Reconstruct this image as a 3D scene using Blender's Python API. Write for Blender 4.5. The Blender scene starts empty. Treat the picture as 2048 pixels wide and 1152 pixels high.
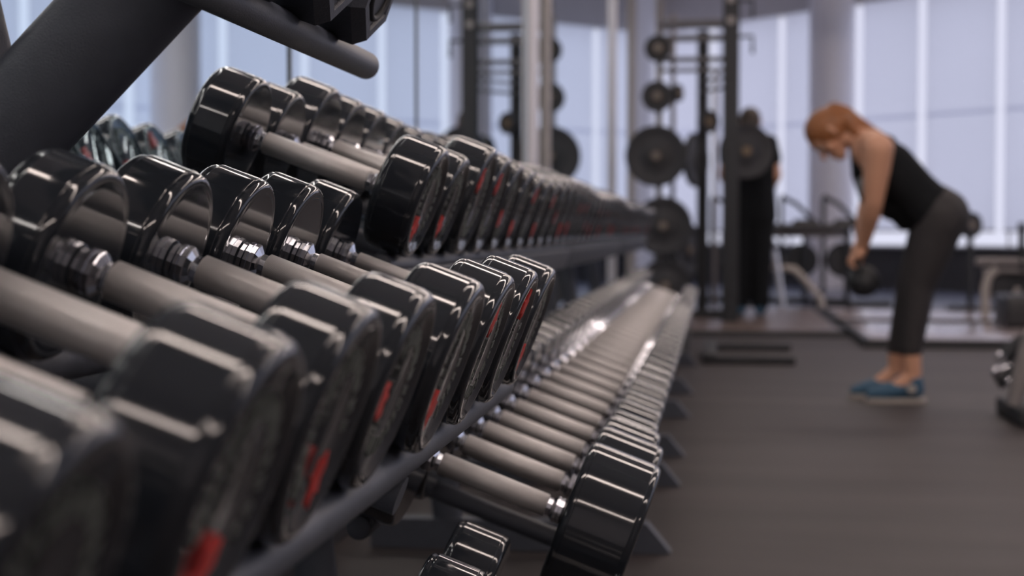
import bpy, bmesh, math, random
from mathutils import Vector, Matrix, Euler
random.seed(7)
PI = math.pi
scene = bpy.context.scene
COL = scene.collection

# ------------------------------------------------------------------ camera
FPX = 3150.0
YAW = math.atan(408.0 / FPX)
PITCH = 0.0361
CAMZ = 0.74
cd = bpy.data.cameras.new('camera')
cam = bpy.data.objects.new('camera', cd); COL.objects.link(cam)
cam.location = (0, 0, CAMZ)
cam.rotation_euler = (PI / 2 - PITCH, 0, YAW)
cd.sensor_width = 36.0; cd.lens = FPX / 2048 * 36.0
cd.clip_start = 0.05; cd.clip_end = 200
cd.dof.use_dof = True; cd.dof.focus_distance = 1.58; cd.dof.aperture_fstop = 4.9
scene.camera = cam

# ------------------------------------------------------------------ world, exposure
w = bpy.data.worlds.new('daylight'); scene.world = w; w.use_nodes = True
bg = w.node_tree.nodes['Background']
bg.inputs[0].default_value = (0.76, 0.77, 0.93, 1); bg.inputs[1].default_value = 1.0
vs = scene.view_settings
vs.view_transform = 'Standard'; vs.look = 'None'; vs.gamma = 1.0; vs.use_curve_mapping = False
vs.exposure = 0.0

# the long ceiling tubes: (y, x centre, length, radiance); built as real fixtures below
LAMP_Z = 3.3
LAMPS = [(-2.4, 2.2, 6.1), (1.2, 2.2, 6.1), (4.8, 2.2, 6.1), (9.0, 2.2, 6.1), (13.4, 2.8, 5.6)]
LAMP_E = 25.0
LAMP_C = (1.0, 0.84, 0.76)

# ------------------------------------------------------------------ projection helpers (pixel -> real place at a known distance)
_F = Vector((-math.sin(YAW) * math.cos(PITCH), math.cos(YAW) * math.cos(PITCH), -math.sin(PITCH)))
_R = Vector((math.cos(YAW), math.sin(YAW), 0)); _U = _R.cross(_F)
def ray(px, py): return _F + _R * ((px - 1024) / FPX) + _U * ((576 - py) / FPX)
def at(px, py, Y):
    d = ray(px, py); return Vector((0, 0, CAMZ)) + d * (Y / d.y)

# ------------------------------------------------------------------ materials
MAT = {}
def mat(name, col, rough=0.5, metal=0.0, coat=0.0, spec=0.5, noise=0.0, nscale=30, bump=0.0, bscale=200, emit=None, estr=0, stretch=(1, 1, 1)):
    if name in MAT: return MAT[name]
    m = bpy.data.materials.new(name); m.use_nodes = True; nt = m.node_tree; N = nt.nodes; L = nt.links
    b = N['Principled BSDF']
    b.inputs['Base Color'].default_value = (*col, 1); b.inputs['Roughness'].default_value = rough
    b.inputs['Metallic'].default_value = metal; b.inputs['Specular IOR Level'].default_value = spec
    b.inputs['Coat Weight'].default_value = coat; b.inputs['Coat Roughness'].default_value = 0.06
    if emit: b.inputs['Emission Color'].default_value = (*emit, 1); b.inputs['Emission Strength'].default_value = estr
    if noise or bump:
        tc = N.new('ShaderNodeTexCoord'); mp = N.new('ShaderNodeMapping'); mp.inputs['Scale'].default_value = stretch
        L.new(tc.outputs['Object'], mp.inputs[0])
    if noise:
        n = N.new('ShaderNodeTexNoise'); n.inputs['Scale'].default_value = nscale; n.inputs['Detail'].default_value = 4
        L.new(mp.outputs[0], n.inputs['Vector'])
        r = N.new('ShaderNodeMixRGB'); r.inputs[1].default_value = (*[max(0, c * (1 - noise)) for c in col], 1)
        r.inputs[2].default_value = (*[min(1, c * (1 + noise)) for c in col], 1)
        L.new(n.outputs[0], r.inputs[0]); L.new(r.outputs[0], b.inputs['Base Color'])
    if bump:
        n2 = N.new('ShaderNodeTexNoise'); n2.inputs['Scale'].default_value = bscale; n2.inputs['Detail'].default_value = 3
        L.new(mp.outputs[0], n2.inputs['Vector'])
        bp = N.new('ShaderNodeBump'); bp.inputs['Strength'].default_value = bump; bp.inputs['Distance'].default_value = 0.002
        L.new(n2.outputs[0], bp.inputs['Height']); L.new(bp.outputs[0], b.inputs['Normal'])
    MAT[name] = m; return m

def knurl_mat():
    m = bpy.data.materials.new('knurled_steel'); m.use_nodes = True; nt = m.node_tree; N = nt.nodes; L = nt.links
    b = N['Principled BSDF']; b.inputs['Metallic'].default_value = 0.5
    b.inputs['Roughness'].default_value = 0.30; b.inputs['Specular IOR Level'].default_value = 0.4
    tc = N.new('ShaderNodeTexCoord'); sp = N.new('ShaderNodeSeparateXYZ'); L.new(tc.outputs['Object'], sp.inputs[0])
    def M(op, a, c=None):
        n = N.new('ShaderNodeMath'); n.operation = op
        for i, v in enumerate((a, c)):
            if v is None: continue
            if isinstance(v, (int, float)): n.inputs[i].default_value = v
            else: L.new(v, n.inputs[i])
        return n.outputs[0]
    ang = M('MULTIPLY', M('ARCTAN2', sp.outputs[1], sp.outputs[2]), 34.0)
    xx = M('MULTIPLY', sp.outputs[0], 2300.0)
    a = M('ABSOLUTE', M('SINE', M('ADD', ang, xx))); c = M('ABSOLUTE', M('SINE', M('SUBTRACT', ang, xx)))
    h = M('MULTIPLY', a, c)
    bp = N.new('ShaderNodeBump'); bp.inputs['Strength'].default_value = 0.42; bp.inputs['Distance'].default_value = 0.0006
    L.new(h, bp.inputs['Height']); L.new(bp.outputs[0], b.inputs['Normal'])
    mx = N.new('ShaderNodeMixRGB'); mx.inputs[1].default_value = (0.42, 0.41, 0.41, 1); mx.inputs[2].default_value = (0.97, 0.94, 0.93, 1)
    L.new(h, mx.inputs[0]); L.new(mx.outputs[0], b.inputs['Base Color'])
    return m
K_KNURL = knurl_mat()
K_URE = mat('black_urethane', (0.020, 0.024, 0.031), 0.09, coat=0.3, noise=0.1, nscale=12)
K_HEX = mat('hex_rubber', (0.070, 0.078, 0.100), 0.42, noise=0.2, nscale=40, bump=0.2, bscale=300)
K_CHR = mat('chrome', (0.72, 0.74, 0.80), 0.13, metal=1.0, noise=0.04)
K_RACK = mat('rack_powder_coat', (0.075, 0.084, 0.108), 0.48, noise=0.12, nscale=60, bump=0.25, bscale=500)
K_LETTER = mat('pale_lettering', (0.12, 0.135, 0.125), 0.5, noise=0.2, nscale=90)
K_RED = mat('red_emblem_paint', (0.62, 0.035, 0.03), 0.4, noise=0.15, nscale=80)
K_RUB = mat('black_rubber', (0.034, 0.035, 0.040), 0.6, noise=0.25, nscale=20)
K_BLK = mat('black_steel', (0.024, 0.026, 0.030), 0.6, noise=0.15, nscale=20)
K_GREY = mat('grey_steel', (0.23, 0.21, 0.21), 0.35, noise=0.12, nscale=15)
K_SILV = mat('silver_tube', (0.80, 0.83, 0.90), 0.22, metal=0.6, noise=0.05)
K_BEIGE = mat('beige_tube', (0.42, 0.38, 0.35), 0.4, noise=0.08)
K_WALL = mat('white_paint', (0.82, 0.81, 0.84), 0.7, noise=0.04, nscale=3)
K_WHITE = mat('white_gloss_trim', (0.88, 0.86, 0.90), 0.4, noise=0.03)
K_DKWALL = mat('dark_sill_paint', (0.05, 0.05, 0.055), 0.6, noise=0.1, nscale=4)
K_CEIL = mat('ceiling_paint', (0.48, 0.46, 0.47), 0.8, noise=0.06, nscale=3)
K_TRIM = mat('aluminium_trim', (0.50, 0.50, 0.52), 0.35, metal=0.3, noise=0.04)
K_HEAD = mat('window_header_paint', (0.62, 0.60, 0.61), 0.6, noise=0.06, nscale=3)
K_SEAM = mat('mirror_seam', (0.10, 0.12, 0.13), 0.4, noise=0.05)
K_VINYL = mat('bench_vinyl', (0.025, 0.025, 0.028), 0.4, noise=0.15, nscale=12)
K_WOOD = mat('platform_wood', (0.16, 0.12, 0.105), 0.32, noise=0.2, nscale=5, stretch=(1, 12, 1))
K_PLAT = mat('platform_lacquer', (0.34, 0.29, 0.29), 0.16, noise=0.1, nscale=4, stretch=(1, 8, 1))
K_LABEL = mat('pale_decal', (0.42, 0.38, 0.37), 0.5, noise=0.1, nscale=40)
K_ORANGE = mat('orange_plastic', (0.75, 0.20, 0.04), 0.4, noise=0.1)
K_SKIN = mat('skin', (0.62, 0.33, 0.215), 0.5, noise=0.08, nscale=10)
K_HAIR = mat('ginger_hair', (0.28, 0.105, 0.035), 0.5, noise=0.35, nscale=18, bump=0.6, bscale=90, stretch=(1, 1, 4))
K_DHAIR = mat('dark_hair', (0.06, 0.045, 0.035), 0.6, noise=0.3, nscale=18)
K_TOP = mat('black_cotton', (0.010, 0.011, 0.013), 0.9, spec=0.2, noise=0.2, nscale=8)
K_LEG = mat('charcoal_leggings', (0.034, 0.031, 0.033), 0.75, noise=0.25, nscale=9)
K_SHOE = mat('blue_shoe_mesh', (0.035, 0.10, 0.17), 0.6, noise=0.5, nscale=30)
K_SOLE = mat('pale_sole', (0.40, 0.36, 0.33), 0.6, noise=0.1)
K_MARK = mat('grey_print', (0.22, 0.24, 0.26), 0.7, noise=0.1)

def floor_mat(name, base, rough, streak):
    m = bpy.data.materials.new(name); m.use_nodes = True; nt = m.node_tree; N = nt.nodes; L = nt.links
    b = N['Principled BSDF']; b.inputs['Roughness'].default_value = rough; b.inputs['Specular IOR Level'].default_value = 0.35
    tc = N.new('ShaderNodeTexCoord'); mp = N.new('ShaderNodeMapping'); mp.inputs['Scale'].default_value = (0.35, 2.2, 1)
    L.new(tc.outputs['Object'], mp.inputs[0])
    n = N.new('ShaderNodeTexNoise'); n.inputs['Scale'].default_value = 1.6; n.inputs['Detail'].default_value = 4
    L.new(mp.outputs[0], n.inputs['Vector'])
    n2 = N.new('ShaderNodeTexNoise'); n2.inputs['Scale'].default_value = 260; L.new(tc.outputs['Object'], n2.inputs['Vector'])
    cr = N.new('ShaderNodeValToRGB'); cr.color_ramp.elements[0].position = 0.32; cr.color_ramp.elements[1].position = 0.68
    cr.color_ramp.elements[0].color = (*[c * (1 - streak) for c in base], 1); cr.color_ramp.elements[1].color = (*[c * (1 + streak) for c in base], 1)
    L.new(n.outputs[0], cr.inputs[0])
    mx = N.new('ShaderNodeMixRGB'); mx.blend_type = 'MULTIPLY'; mx.inputs[0].default_value = 0.35
    L.new(cr.outputs[0], mx.inputs[1]); L.new(n2.outputs[0], mx.inputs[2]); L.new(mx.outputs[0], b.inputs['Base Color'])
    bp = N.new('ShaderNodeBump'); bp.inputs['Strength'].default_value = 0.3; bp.inputs['Distance'].default_value = 0.01
    L.new(n.outputs[0], bp.inputs['Height']); L.new(bp.outputs[0], b.inputs['Normal'])
    return m
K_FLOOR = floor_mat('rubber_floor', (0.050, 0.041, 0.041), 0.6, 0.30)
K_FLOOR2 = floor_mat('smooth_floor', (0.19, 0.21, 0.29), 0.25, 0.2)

def mirror_mat():
    m = bpy.data.materials.new('mirror_glass'); m.use_nodes = True; nt = m.node_tree; N = nt.nodes; L = nt.links
    b = N['Principled BSDF']; b.inputs['Metallic'].default_value = 1; b.inputs['Roughness'].default_value = 0.0
    n = N.new('ShaderNodeTexNoise'); n.inputs['Scale'].default_value = 1.5
    mx = N.new('ShaderNodeMixRGB'); mx.inputs[1].default_value = (0.75, 0.89, 0.95, 1); mx.inputs[2].default_value = (0.78, 0.91, 0.97, 1)
    L.new(n.outputs[0], mx.inputs[0]); L.new(mx.outputs[0], b.inputs['Base Color'])
    return m
K_MIR = mirror_mat()
def blind_mat():
    m = bpy.data.materials.new('blind_fabric'); m.use_nodes = True; nt = m.node_tree; N = nt.nodes; L = nt.links
    out = N['Material Output']; N.remove(N['Principled BSDF'])
    t = N.new('ShaderNodeBsdfTranslucent'); d = N.new('ShaderNodeBsdfDiffuse'); a = N.new('ShaderNodeMixShader')
    tc = N.new('ShaderNodeTexCoord'); n = N.new('ShaderNodeTexNoise'); n.inputs['Scale'].default_value = 1.2
    L.new(tc.outputs['Object'], n.inputs['Vector'])
    mx = N.new('ShaderNodeMixRGB'); mx.inputs[1].default_value = (0.88, 0.89, 0.93, 1); mx.inputs[2].default_value = (0.91, 0.92, 0.96, 1)
    L.new(n.outputs[0], mx.inputs[0]); L.new(mx.outputs[0], t.inputs[0]); L.new(mx.outputs[0], d.inputs[0])
    a.inputs[0].default_value = 0.12
    L.new(t.outputs[0], a.inputs[1]); L.new(d.outputs[0], a.inputs[2]); L.new(a.outputs[0], out.inputs[0])
    return m
K_BLIND = blind_mat()
K_LAMP = mat('lamp_diffuser', (0.8, 0.8, 0.8), 0.5, emit=LAMP_C, estr=LAMP_E)

# ------------------------------------------------------------------ mesh helpers
def frame(d):
    d = Vector(d).normalized(); up = Vector((0, 0, 1)) if abs(d.z) < 0.95 else Vector((1, 0, 0))
    a = d.cross(up).normalized(); return d, a, a.cross(d).normalized()
class MB:
    def __init__(s): s.bm = bmesh.new()
    def loft(s, rings, cap=True, closed=False):
        V = [[s.bm.verts.new(p) for p in r] for r in rings]; n = len(V[0])
        for i in range(len(V) - 1 + (1 if closed else 0)):
            A, B = V[i], V[(i + 1) % len(V)]
            for j in range(n):
                try: s.bm.faces.new((A[j], A[(j + 1) % n], B[(j + 1) % n], B[j]))
                except ValueError: pass
        if cap and not closed:
            s.bm.faces.new(V[0][::-1]); s.bm.faces.new(V[-1])
        return s
    def box(s, c, d, rot=None, bev=0.0):
        c = Vector(c); M = rot.to_matrix() if rot else Matrix.Identity(3)
        x, y, z = [q / 2 for q in d]; b = min(bev, x * .9, y * .9, z * .9)
        if b <= 0:
            r = [[Vector((sx * x, sy * y, zz)) for sx, sy in ((-1, -1), (1, -1), (1, 1), (-1, 1))] for zz in (-z, z)]
        else:
            def ring(zz, ins):
                o = []
                for sx, sy, a0 in ((1, 1, 0), (-1, 1, 90), (-1, -1, 180), (1, -1, 270)):
                    for k in range(4):
                        a = math.radians(a0 + 30 * k)
                        o.append(Vector((sx * (x - b) + math.cos(a) * (b - ins), sy * (y - b) + math.sin(a) * (b - ins), zz)))
                return o
            r = [ring(-z, b * .99), ring(-z + b * .13, b * .5), ring(-z + b * .5, b * .13), ring(-z + b, 0), ring(z - b, 0), ring(z - b * .5, b * .13), ring(z - b * .13, b * .5), ring(z, b * .99)]
        return s.loft([[c + M @ p for p in q] for q in r])
    def tube(s, pts, r, n=14, ry=None, ref=None, cap=True, rend=0.0):
        pts = [Vector(p) for p in pts]; rings = []; m = len(pts)
        rr = r if isinstance(r, (list, tuple)) else [r] * m
        pa = None
        for i, p in enumerate(pts):
            d = (pts[min(i + 1, m - 1)] - pts[max(i - 1, 0)]).normalized()
            if ref is not None: a = (Vector(ref) - d * d.dot(Vector(ref))).normalized()
            elif pa is None: a = frame(d)[1]
            else: a = (pa - d * d.dot(pa)).normalized()
            pa = a; b = d.cross(a)
            q = (ry / rr[0] * rr[i]) if ry else rr[i]
            def R(c, k): return [c + a * rr[i] * k * math.cos(2 * PI * j / n) + b * q * k * math.sin(2 * PI * j / n) for j in range(n)]
            if i == 0 and rend:
                rings += [R(p, .6), R(p + d * rend * .25, .88)]; p = p + d * rend
            if i == m - 1 and rend:
                rings += [R(p - d * rend, 1), R(p - d * rend * .25, .88), R(p, .6)]; continue
            rings.append(R(p, 1))
        return s.loft(rings, cap)
    def lathe(s, prof, n=48, o=(0, 0, 0), ax=(1, 0, 0), lobes=None):
        d, a, b = frame(ax); o = Vector(o); rings = []
        for x, r in prof:
            rings.append([o + d * x + (a * math.cos(2 * PI * j / n) + b * math.sin(2 * PI * j / n)) * max(r, 1e-5) for j in range(n)])
        return s.loft(rings)
    def poly(s, pts, th, o=(0, 0, 0)):   # outline in the local YZ plane, thickened along X
        o = Vector(o)
        return s.loft([[o + Vector((0, y, z)) for y, z in pts], [o + Vector((th, y, z)) for y, z in pts]])
    def sphere(s, c, r, n=20, m=12, sc=(1, 1, 1), rot=None):
        c = Vector(c); M = rot.to_matrix() if rot else Matrix.Identity(3); rings = []
        for i in range(m + 1):
            t = PI * i / m; q = max(math.sin(t), 1e-4)
            rings.append([c + M @ Vector((r * q * math.cos(2 * PI * j / n) * sc[0], r * q * math.sin(2 * PI * j / n) * sc[1], -r * math.cos(t) * sc[2])) for j in range(n)])
        return s.loft(rings)
    def mesh(s, name, m, smooth=35):
        bmesh.ops.recalc_face_normals(s.bm, faces=s.bm.faces[:])
        me = bpy.data.meshes.new(name); s.bm.to_mesh(me); s.bm.free(); me.materials.append(m)
        if smooth:
            me.shade_smooth()
            try: me.set_sharp_from_angle(angle=math.radians(smooth))
            except Exception: pass
        return me
    def obj(s, name, m, parent=None, smooth=35, loc=None):
        o = bpy.data.objects.new(name, s.mesh(name, m, smooth)); COL.objects.link(o)
        if loc is not None: o.location = loc
        if parent is not None: o.parent = parent
        return o
def tag(o, label=None, cat=None, group=None, kind=None):
    if label: o['label'] = label
    if cat: o['category'] = cat
    if group: o['group'] = group
    if kind: o['kind'] = kind
    return o
def thing(name, label, cat, loc=(0, 0, 0), group=None):
    o = bpy.data.objects.new(name, None); COL.objects.link(o); o.location = loc; o.empty_display_size = 0.05
    return tag(o, label, cat, group)
def part(name, me, parent, loc=(0, 0, 0), rot=(0, 0, 0)):      # mesh in the thing's own frame
    o = bpy.data.objects.new(name, me); COL.objects.link(o); o.parent = parent; o.location = loc; o.rotation_euler = rot
    return o
def struct(name, mb, m, smooth=35):
    o = bpy.data.objects.new(name, mb.mesh(name, m, smooth)); COL.objects.link(o); o['kind'] = 'structure'; return o
def wpart(name, mb, m, parent, smooth=35):                     # mesh given in world coordinates
    o = bpy.data.objects.new(name, mb.mesh(name, m, smooth)); COL.objects.link(o); o.parent = parent
    o.location = tuple(-Vector(parent.location)); return o

# ================================================================== SETTING
MX = -0.90                     # mirror plane
HEAD_Z, SILL_Z, CEIL_Z = 3.70, 0.56, 4.3
def slab(name, pts, z, th, m):
    mb = MB(); mb.loft([[Vector((x, y, z - th)) for x, y in pts], [Vector((x, y, z)) for x, y in pts]]); return struct(name, mb, m, 0)
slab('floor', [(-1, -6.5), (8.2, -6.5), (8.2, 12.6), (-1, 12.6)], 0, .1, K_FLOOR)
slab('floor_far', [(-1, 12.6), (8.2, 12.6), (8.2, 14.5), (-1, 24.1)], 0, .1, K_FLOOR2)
slab('ceiling', [(-1, -6.5), (8.2, -6.5), (8.2, 14.5), (-1, 24.1)], CEIL_Z + .1, .1, K_CEIL)
# left wall: masonry behind, mirror panels in front of it
struct('wall_left', MB().box((MX - 0.12, 8.65, CEIL_Z / 2), (0.2, 30.3, CEIL_Z)), K_WALL, 0)
ys = [-2.45, -1.02, 0.41, 1.84, 3.27, 4.70, 6.13, 7.42]
for i in range(len(ys) - 1):
    y0, y1 = ys[i], ys[i + 1]
    struct('wall_mirror_%d' % (i + 1), MB().box((MX - 0.008, (y0 + y1) / 2, 2.0), (0.016, y1 - y0 - 0.006, 3.7)), K_MIR, 0)
struct('wall_mirror_8', MB().box((MX - 0.008, 12.1, 2.0), (0.016, 9.2, 3.7)), K_MIR, 0)
for i, y in enumerate(ys[:-1]):
    struct('trim_%d' % (i + 1), MB().box((MX - 0.004, y, 2.0), (0.016, 0.012, 3.72)), K_SEAM, 0)
struct('trim_10', MB().box((MX + 0.012, 7.66, CEIL_Z / 2), (0.026, 0.26, CEIL_Z), bev=0.006), K_WHITE)
struct('trim_11', MB().box((MX + 0.010, 8.34, CEIL_Z / 2), (0.020, 0.16, CEIL_Z), bev=0.006), K_BEIGE)
struct('trim_12', MB().box((MX + 0.015, 13.7, CEIL_Z / 2), (0.04, 0.10, CEIL_Z), bev=0.01), K_WHITE)
struct('trim_13', MB().box((MX + 0.015, 16.9, CEIL_Z / 2), (0.05, 0.40, CEIL_Z), bev=0.01), K_BEIGE)
struct('baseboard_left', MB().box((MX + 0.006, 9.0, 0.07), (0.014, 30.0, 0.14), bev=0.004), K_DKWALL)

# diagonal window wall at the end of the hall
P0 = Vector((2.32, 20.5, 0)); DW = Vector((-0.695, 0.72, 0)).normalized(); NW = Vector((DW.y, -DW.x, 0))  # NW points outdoors?
if NW.dot(Vector((0, -1, 0))) > 0: NW = -NW
ROTW = Euler((0, 0, math.atan2(DW.y, DW.x)))
def wallbox(t0, t1, z0, z1, off, th, bev=0):
    c = P0 + DW * ((t0 + t1) / 2) + NW * off; c.z = (z0 + z1) / 2
    return MB().box(c, (abs(t1 - t0), th, z1 - z0), rot=ROTW, bev=bev)
T0, T1 = -8.3, 4.75
struct('wall_end', wallbox(T0, T1, 0, SILL_Z, 0.12, 0.24), K_DKWALL, 0)
struct('wall_end_header', wallbox(T0, T1, HEAD_Z, CEIL_Z, 0.12, 0.24), K_HEAD, 0)
struct('trim_14', wallbox(T0, T1, SILL_Z - 0.03, SILL_Z, 0.02, 0.30, 0.005), K_TRIM)
gaps = [4.55, 3.45, 2.10, 0.72, -0.30, -1.47, -2.62, -3.85, -5.1, -6.35, -7.6]
GW = 0.115
def blind(name, mk, c, wdt, z0, z1, rot, label=None):
    o = struct(name, MB().box((c[0], c[1], (z0 + z1) / 2), (wdt, 0.004, z1 - z0), rot=rot), mk, 0)
    return o
edges = [T1] + gaps + [T0]
n_w = 1
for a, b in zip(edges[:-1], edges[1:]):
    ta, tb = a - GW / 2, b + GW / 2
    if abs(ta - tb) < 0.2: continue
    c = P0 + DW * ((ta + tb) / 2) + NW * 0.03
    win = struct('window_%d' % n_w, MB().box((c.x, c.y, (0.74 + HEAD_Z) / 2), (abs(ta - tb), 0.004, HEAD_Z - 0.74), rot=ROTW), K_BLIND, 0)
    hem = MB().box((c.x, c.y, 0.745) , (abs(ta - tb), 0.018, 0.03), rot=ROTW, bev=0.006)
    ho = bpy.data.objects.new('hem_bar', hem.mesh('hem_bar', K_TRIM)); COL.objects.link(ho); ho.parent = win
    sm = MB().box((c.x - NW.x * 0.006, c.y - NW.y * 0.006, 2.19), (abs(ta - tb), 0.004, 0.05), rot=ROTW)  # extra fabric strip imitating the transom's shadow seen through the blind
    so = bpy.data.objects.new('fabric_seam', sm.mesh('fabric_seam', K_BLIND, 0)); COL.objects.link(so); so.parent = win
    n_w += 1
for i, g in enumerate(gaps[1:]):   # slim mullions outside the gaps
    struct('trim_%d' % (20 + i), wallbox(g - 0.012, g + 0.012, SILL_Z, HEAD_Z, 0.22, 0.03), K_TRIM, 0)
# right wall with windows, near wall behind the camera
XR = 8.1
struct('wall_right', MB().box((XR + 0.1, 4.2, 0.3), (0.2, 21.5, 0.6)), K_DKWALL, 0)
struct('wall_right_header', MB().box((XR + 0.1, 4.2, 4.0), (0.2, 21.5, 0.62)), K_HEAD, 0)
struct('wall_right_panel', MB().box((XR + 0.05, -1.6, 2.2), (0.1, 9.6, 3.2)), K_CEIL, 0)
for i in range(7, 15):
    y0 = -6.2 + i * 1.4
    win = struct('window_%d' % n_w, MB().box((XR + 0.03, y0 + 0.7, 2.22), (0.004, 1.28, 2.96)), K_BLIND, 0); n_w += 1
struct('wall_near', MB().box((3.6, -6.5, CEIL_Z / 2), (9.4, 0.2, CEIL_Z)), K_WALL, 0)
# round column before the window wall
cp = at(1661, 455, 21.0)
struct('trim_pillar', MB().lathe([(0, 0.29), (CEIL_Z, 0.29)], 40, (cp.x, cp.y, 0), (0, 0, 1)), K_WHITE)

struct('trim_pillar_2', MB().lathe([(0, 0.29), (CEIL_Z, 0.29)], 40, (4.45, 17.75, 0), (0, 0, 1)), K_WHITE)
# ceiling tubes: real fixtures
for i, (y, x, ln) in enumerate(LAMPS):
    t = thing('ceiling_light', 'long tube light over the %s' % ['aisle behind the camera', 'near dumbbell rack', 'start of the far racks', 'middle of the far racks', 'power rack and platforms'][i], 'ceiling light', (x, y, LAMP_Z))
    part('housing', MB().box((0, 0, 0.06), (ln + 0.06, 0.16, 0.07), bev=0.01).mesh('housing', K_WALL), t)
    part('diffuser', MB().box((0, 0, 0.0), (ln, 0.12, 0.045), bev=0.015).mesh('diffuser', K_LAMP), t)
    part('hanger', MB().tube([(-ln / 2 + .1, 0, 0.09), (-ln / 2 + .1, 0, CEIL_Z - LAMP_Z)], 0.004, 6).mesh('hanger', K_TRIM), t)
    part('hanger', MB().tube([(ln / 2 - .1, 0, 0.09), (ln / 2 - .1, 0, CEIL_Z - LAMP_Z)], 0.004, 6).mesh('hanger', K_TRIM), t)

# ================================================================== DUMBBELLS
TILT = 0.3617
NX, NZ = math.cos(TILT), -math.sin(TILT)
AX, AZ = math.sin(TILT), math.cos(TILT)
G, H = 0.0736, 0.0245
_c = {}
def head_mesh(R, L):
    k = ('h', R, L)
    if k not in _c:
        e = 0.0080
        prof = [(0, 0.0005), (0, R * 0.5), (0, R - e - .006), (0, R - e - .004), (0.0006, R - e)]
        for q in range(1, 7):
            a = q * 15; prof.append((e * (1 - math.cos(math.radians(a))), R - e + e * math.sin(math.radians(a)) - .0008))
        prof += [(e + .0015, R - .0008), (e + .002, R - .0002), (e + .0025, R), (e + .0035, R), (L - e - .0035, R), (L - e - .0025, R), (L - e - .002, R - .0002), (L - e - .0015, R - .0008)]
        for q in range(5, 0, -1):
            a = q * 15; prof.append((L - e * (1 - math.cos(math.radians(a))), R - e + e * math.sin(math.radians(a)) - .0008))
        prof += [(L, R - e - .001), (L, R - e - .004), (L - .0035, R - e - .0075), (L - .0035, 0.0005)]
        _c[k] = MB().lathe(prof, 72).mesh('head', K_URE, 50)
    return _c[k]
def grip_mesh(r):
    k = ('g', r)
    if k not in _c: _c[k] = MB().lathe([(-G, r * .9), (-G + .001, r), (G - .001, r), (G, r * .9)], 40).mesh('handle', K_KNURL, 60)
    return _c[k]
def collar_mesh(gr):
    k = ('c', gr)
    if k not in _c:
        n = min(gr * 0.82, 0.0118)
        prof = [(0, n), (.0060, n), (.0105, .0168), (.0112, .0174), (.0150, .0174), (.0155, .0160), (.0163, .0160), (.0168, .0174), (.0205, .0172), (.0225, .0150), (H + .002, .0150)]
        _c[k] = MB().lathe(prof, 12).mesh('collar', K_CHR, 0)
    return _c[k]
def emblem_mesh(R):
    k = ('e', R)
    if k not in _c:
        q = R * .52; s = R * .17
        pts = [(-.9, -.9), (-.2, -.6), (.1, -1.1), (.6, -.5), (1.0, -.7), (.8, .1), (1.1, .6), (.5, .5), (.4, 1.2), (-.1, .6), (-.7, 1.0), (-.6, .2), (-1.1, -.1)]
        _c[k] = MB().poly([(y * s, q + z * s * 1.25) for y, z in pts], .0014).mesh('emblem', K_RED, 0)
    return _c[k]
def letter_mesh(R):
    k = ('l', R)
    if k not in _c:
        rnd = random.Random(3); m = MB()
        rr = R * .55; a = 55
        while a < 300:                      # an arc of raised strokes, as worn as in the photograph
            wd = rnd.uniform(5, 11); ht = rnd.uniform(.13, .2) * R
            for f in (0, wd * .55):
                ar = math.radians(a + f); u = Vector((math.sin(ar), math.cos(ar))); v = Vector((u.y, -u.x))
                c = u * rr; hw = R * .022
                m.poly([tuple(c + v * x + u * z) for x, z in ((-hw, -ht / 2), (hw, -ht / 2), (hw, ht / 2), (-hw, ht / 2))], .001)
            c = Vector((math.sin(math.radians(a + wd * .3)), math.cos(math.radians(a + wd * .3)))); v = Vector((c.y, -c.x)); c2 = c * (rr + rnd.choice((-.06, 0, .07)) * R)
            m.poly([tuple(c2 + v * x + c * z) for x, z in ((-R * .045, -R * .018), (R * .045, -R * .018), (R * .045, R * .018), (-R * .045, R * .018))], .001)
            a += wd + rnd.uniform(4, 9)
        _c[k] = m.mesh('lettering', K_LETTER, 0)
    return _c[k]
def dumbbell(loc, R, L, gr, spin, label, group, ref):
    loc = (loc[0] + AX * (R - ref), loc[1], loc[2] + AZ * (R - ref))      # heads of any size rest on the same rails
    t = thing('dumbbell', label, 'dumbbell', loc, group); t.rotation_euler = (0, TILT, 0)
    part('handle', grip_mesh(gr), t)
    for s in (1, -1):
        rz = (0, 0, 0) if s > 0 else (0, 0, PI)
        part('collar', collar_mesh(gr), t, (s * G, 0, 0), rz)
        h = part('head', head_mesh(R, L), t, (s * (G + H), 0, 0), rz)
        sp = math.radians(spin) * (1 if s > 0 else -1)
        part('emblem', emblem_mesh(R), h, (L - .0037, 0, 0), (sp, 0, 0))
        part('lettering', letter_mesh(R), h, (L - .0037, 0, 0), (sp, 0, 0))
    return t
ORD = 'nearest second third fourth fifth sixth seventh eighth ninth tenth eleventh twelfth thirteenth fourteenth fifteenth sixteenth seventeenth eighteenth nineteenth twentieth twenty-first twenty-second twenty-third twenty-fourth twenty-fifth twenty-sixth twenty-seventh twenty-eighth twenty-ninth thirtieth thirty-first thirty-second thirty-third thirty-fourth thirty-fifth thirty-sixth thirty-seventh thirty-eighth thirty-ninth fortieth'.split()

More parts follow.
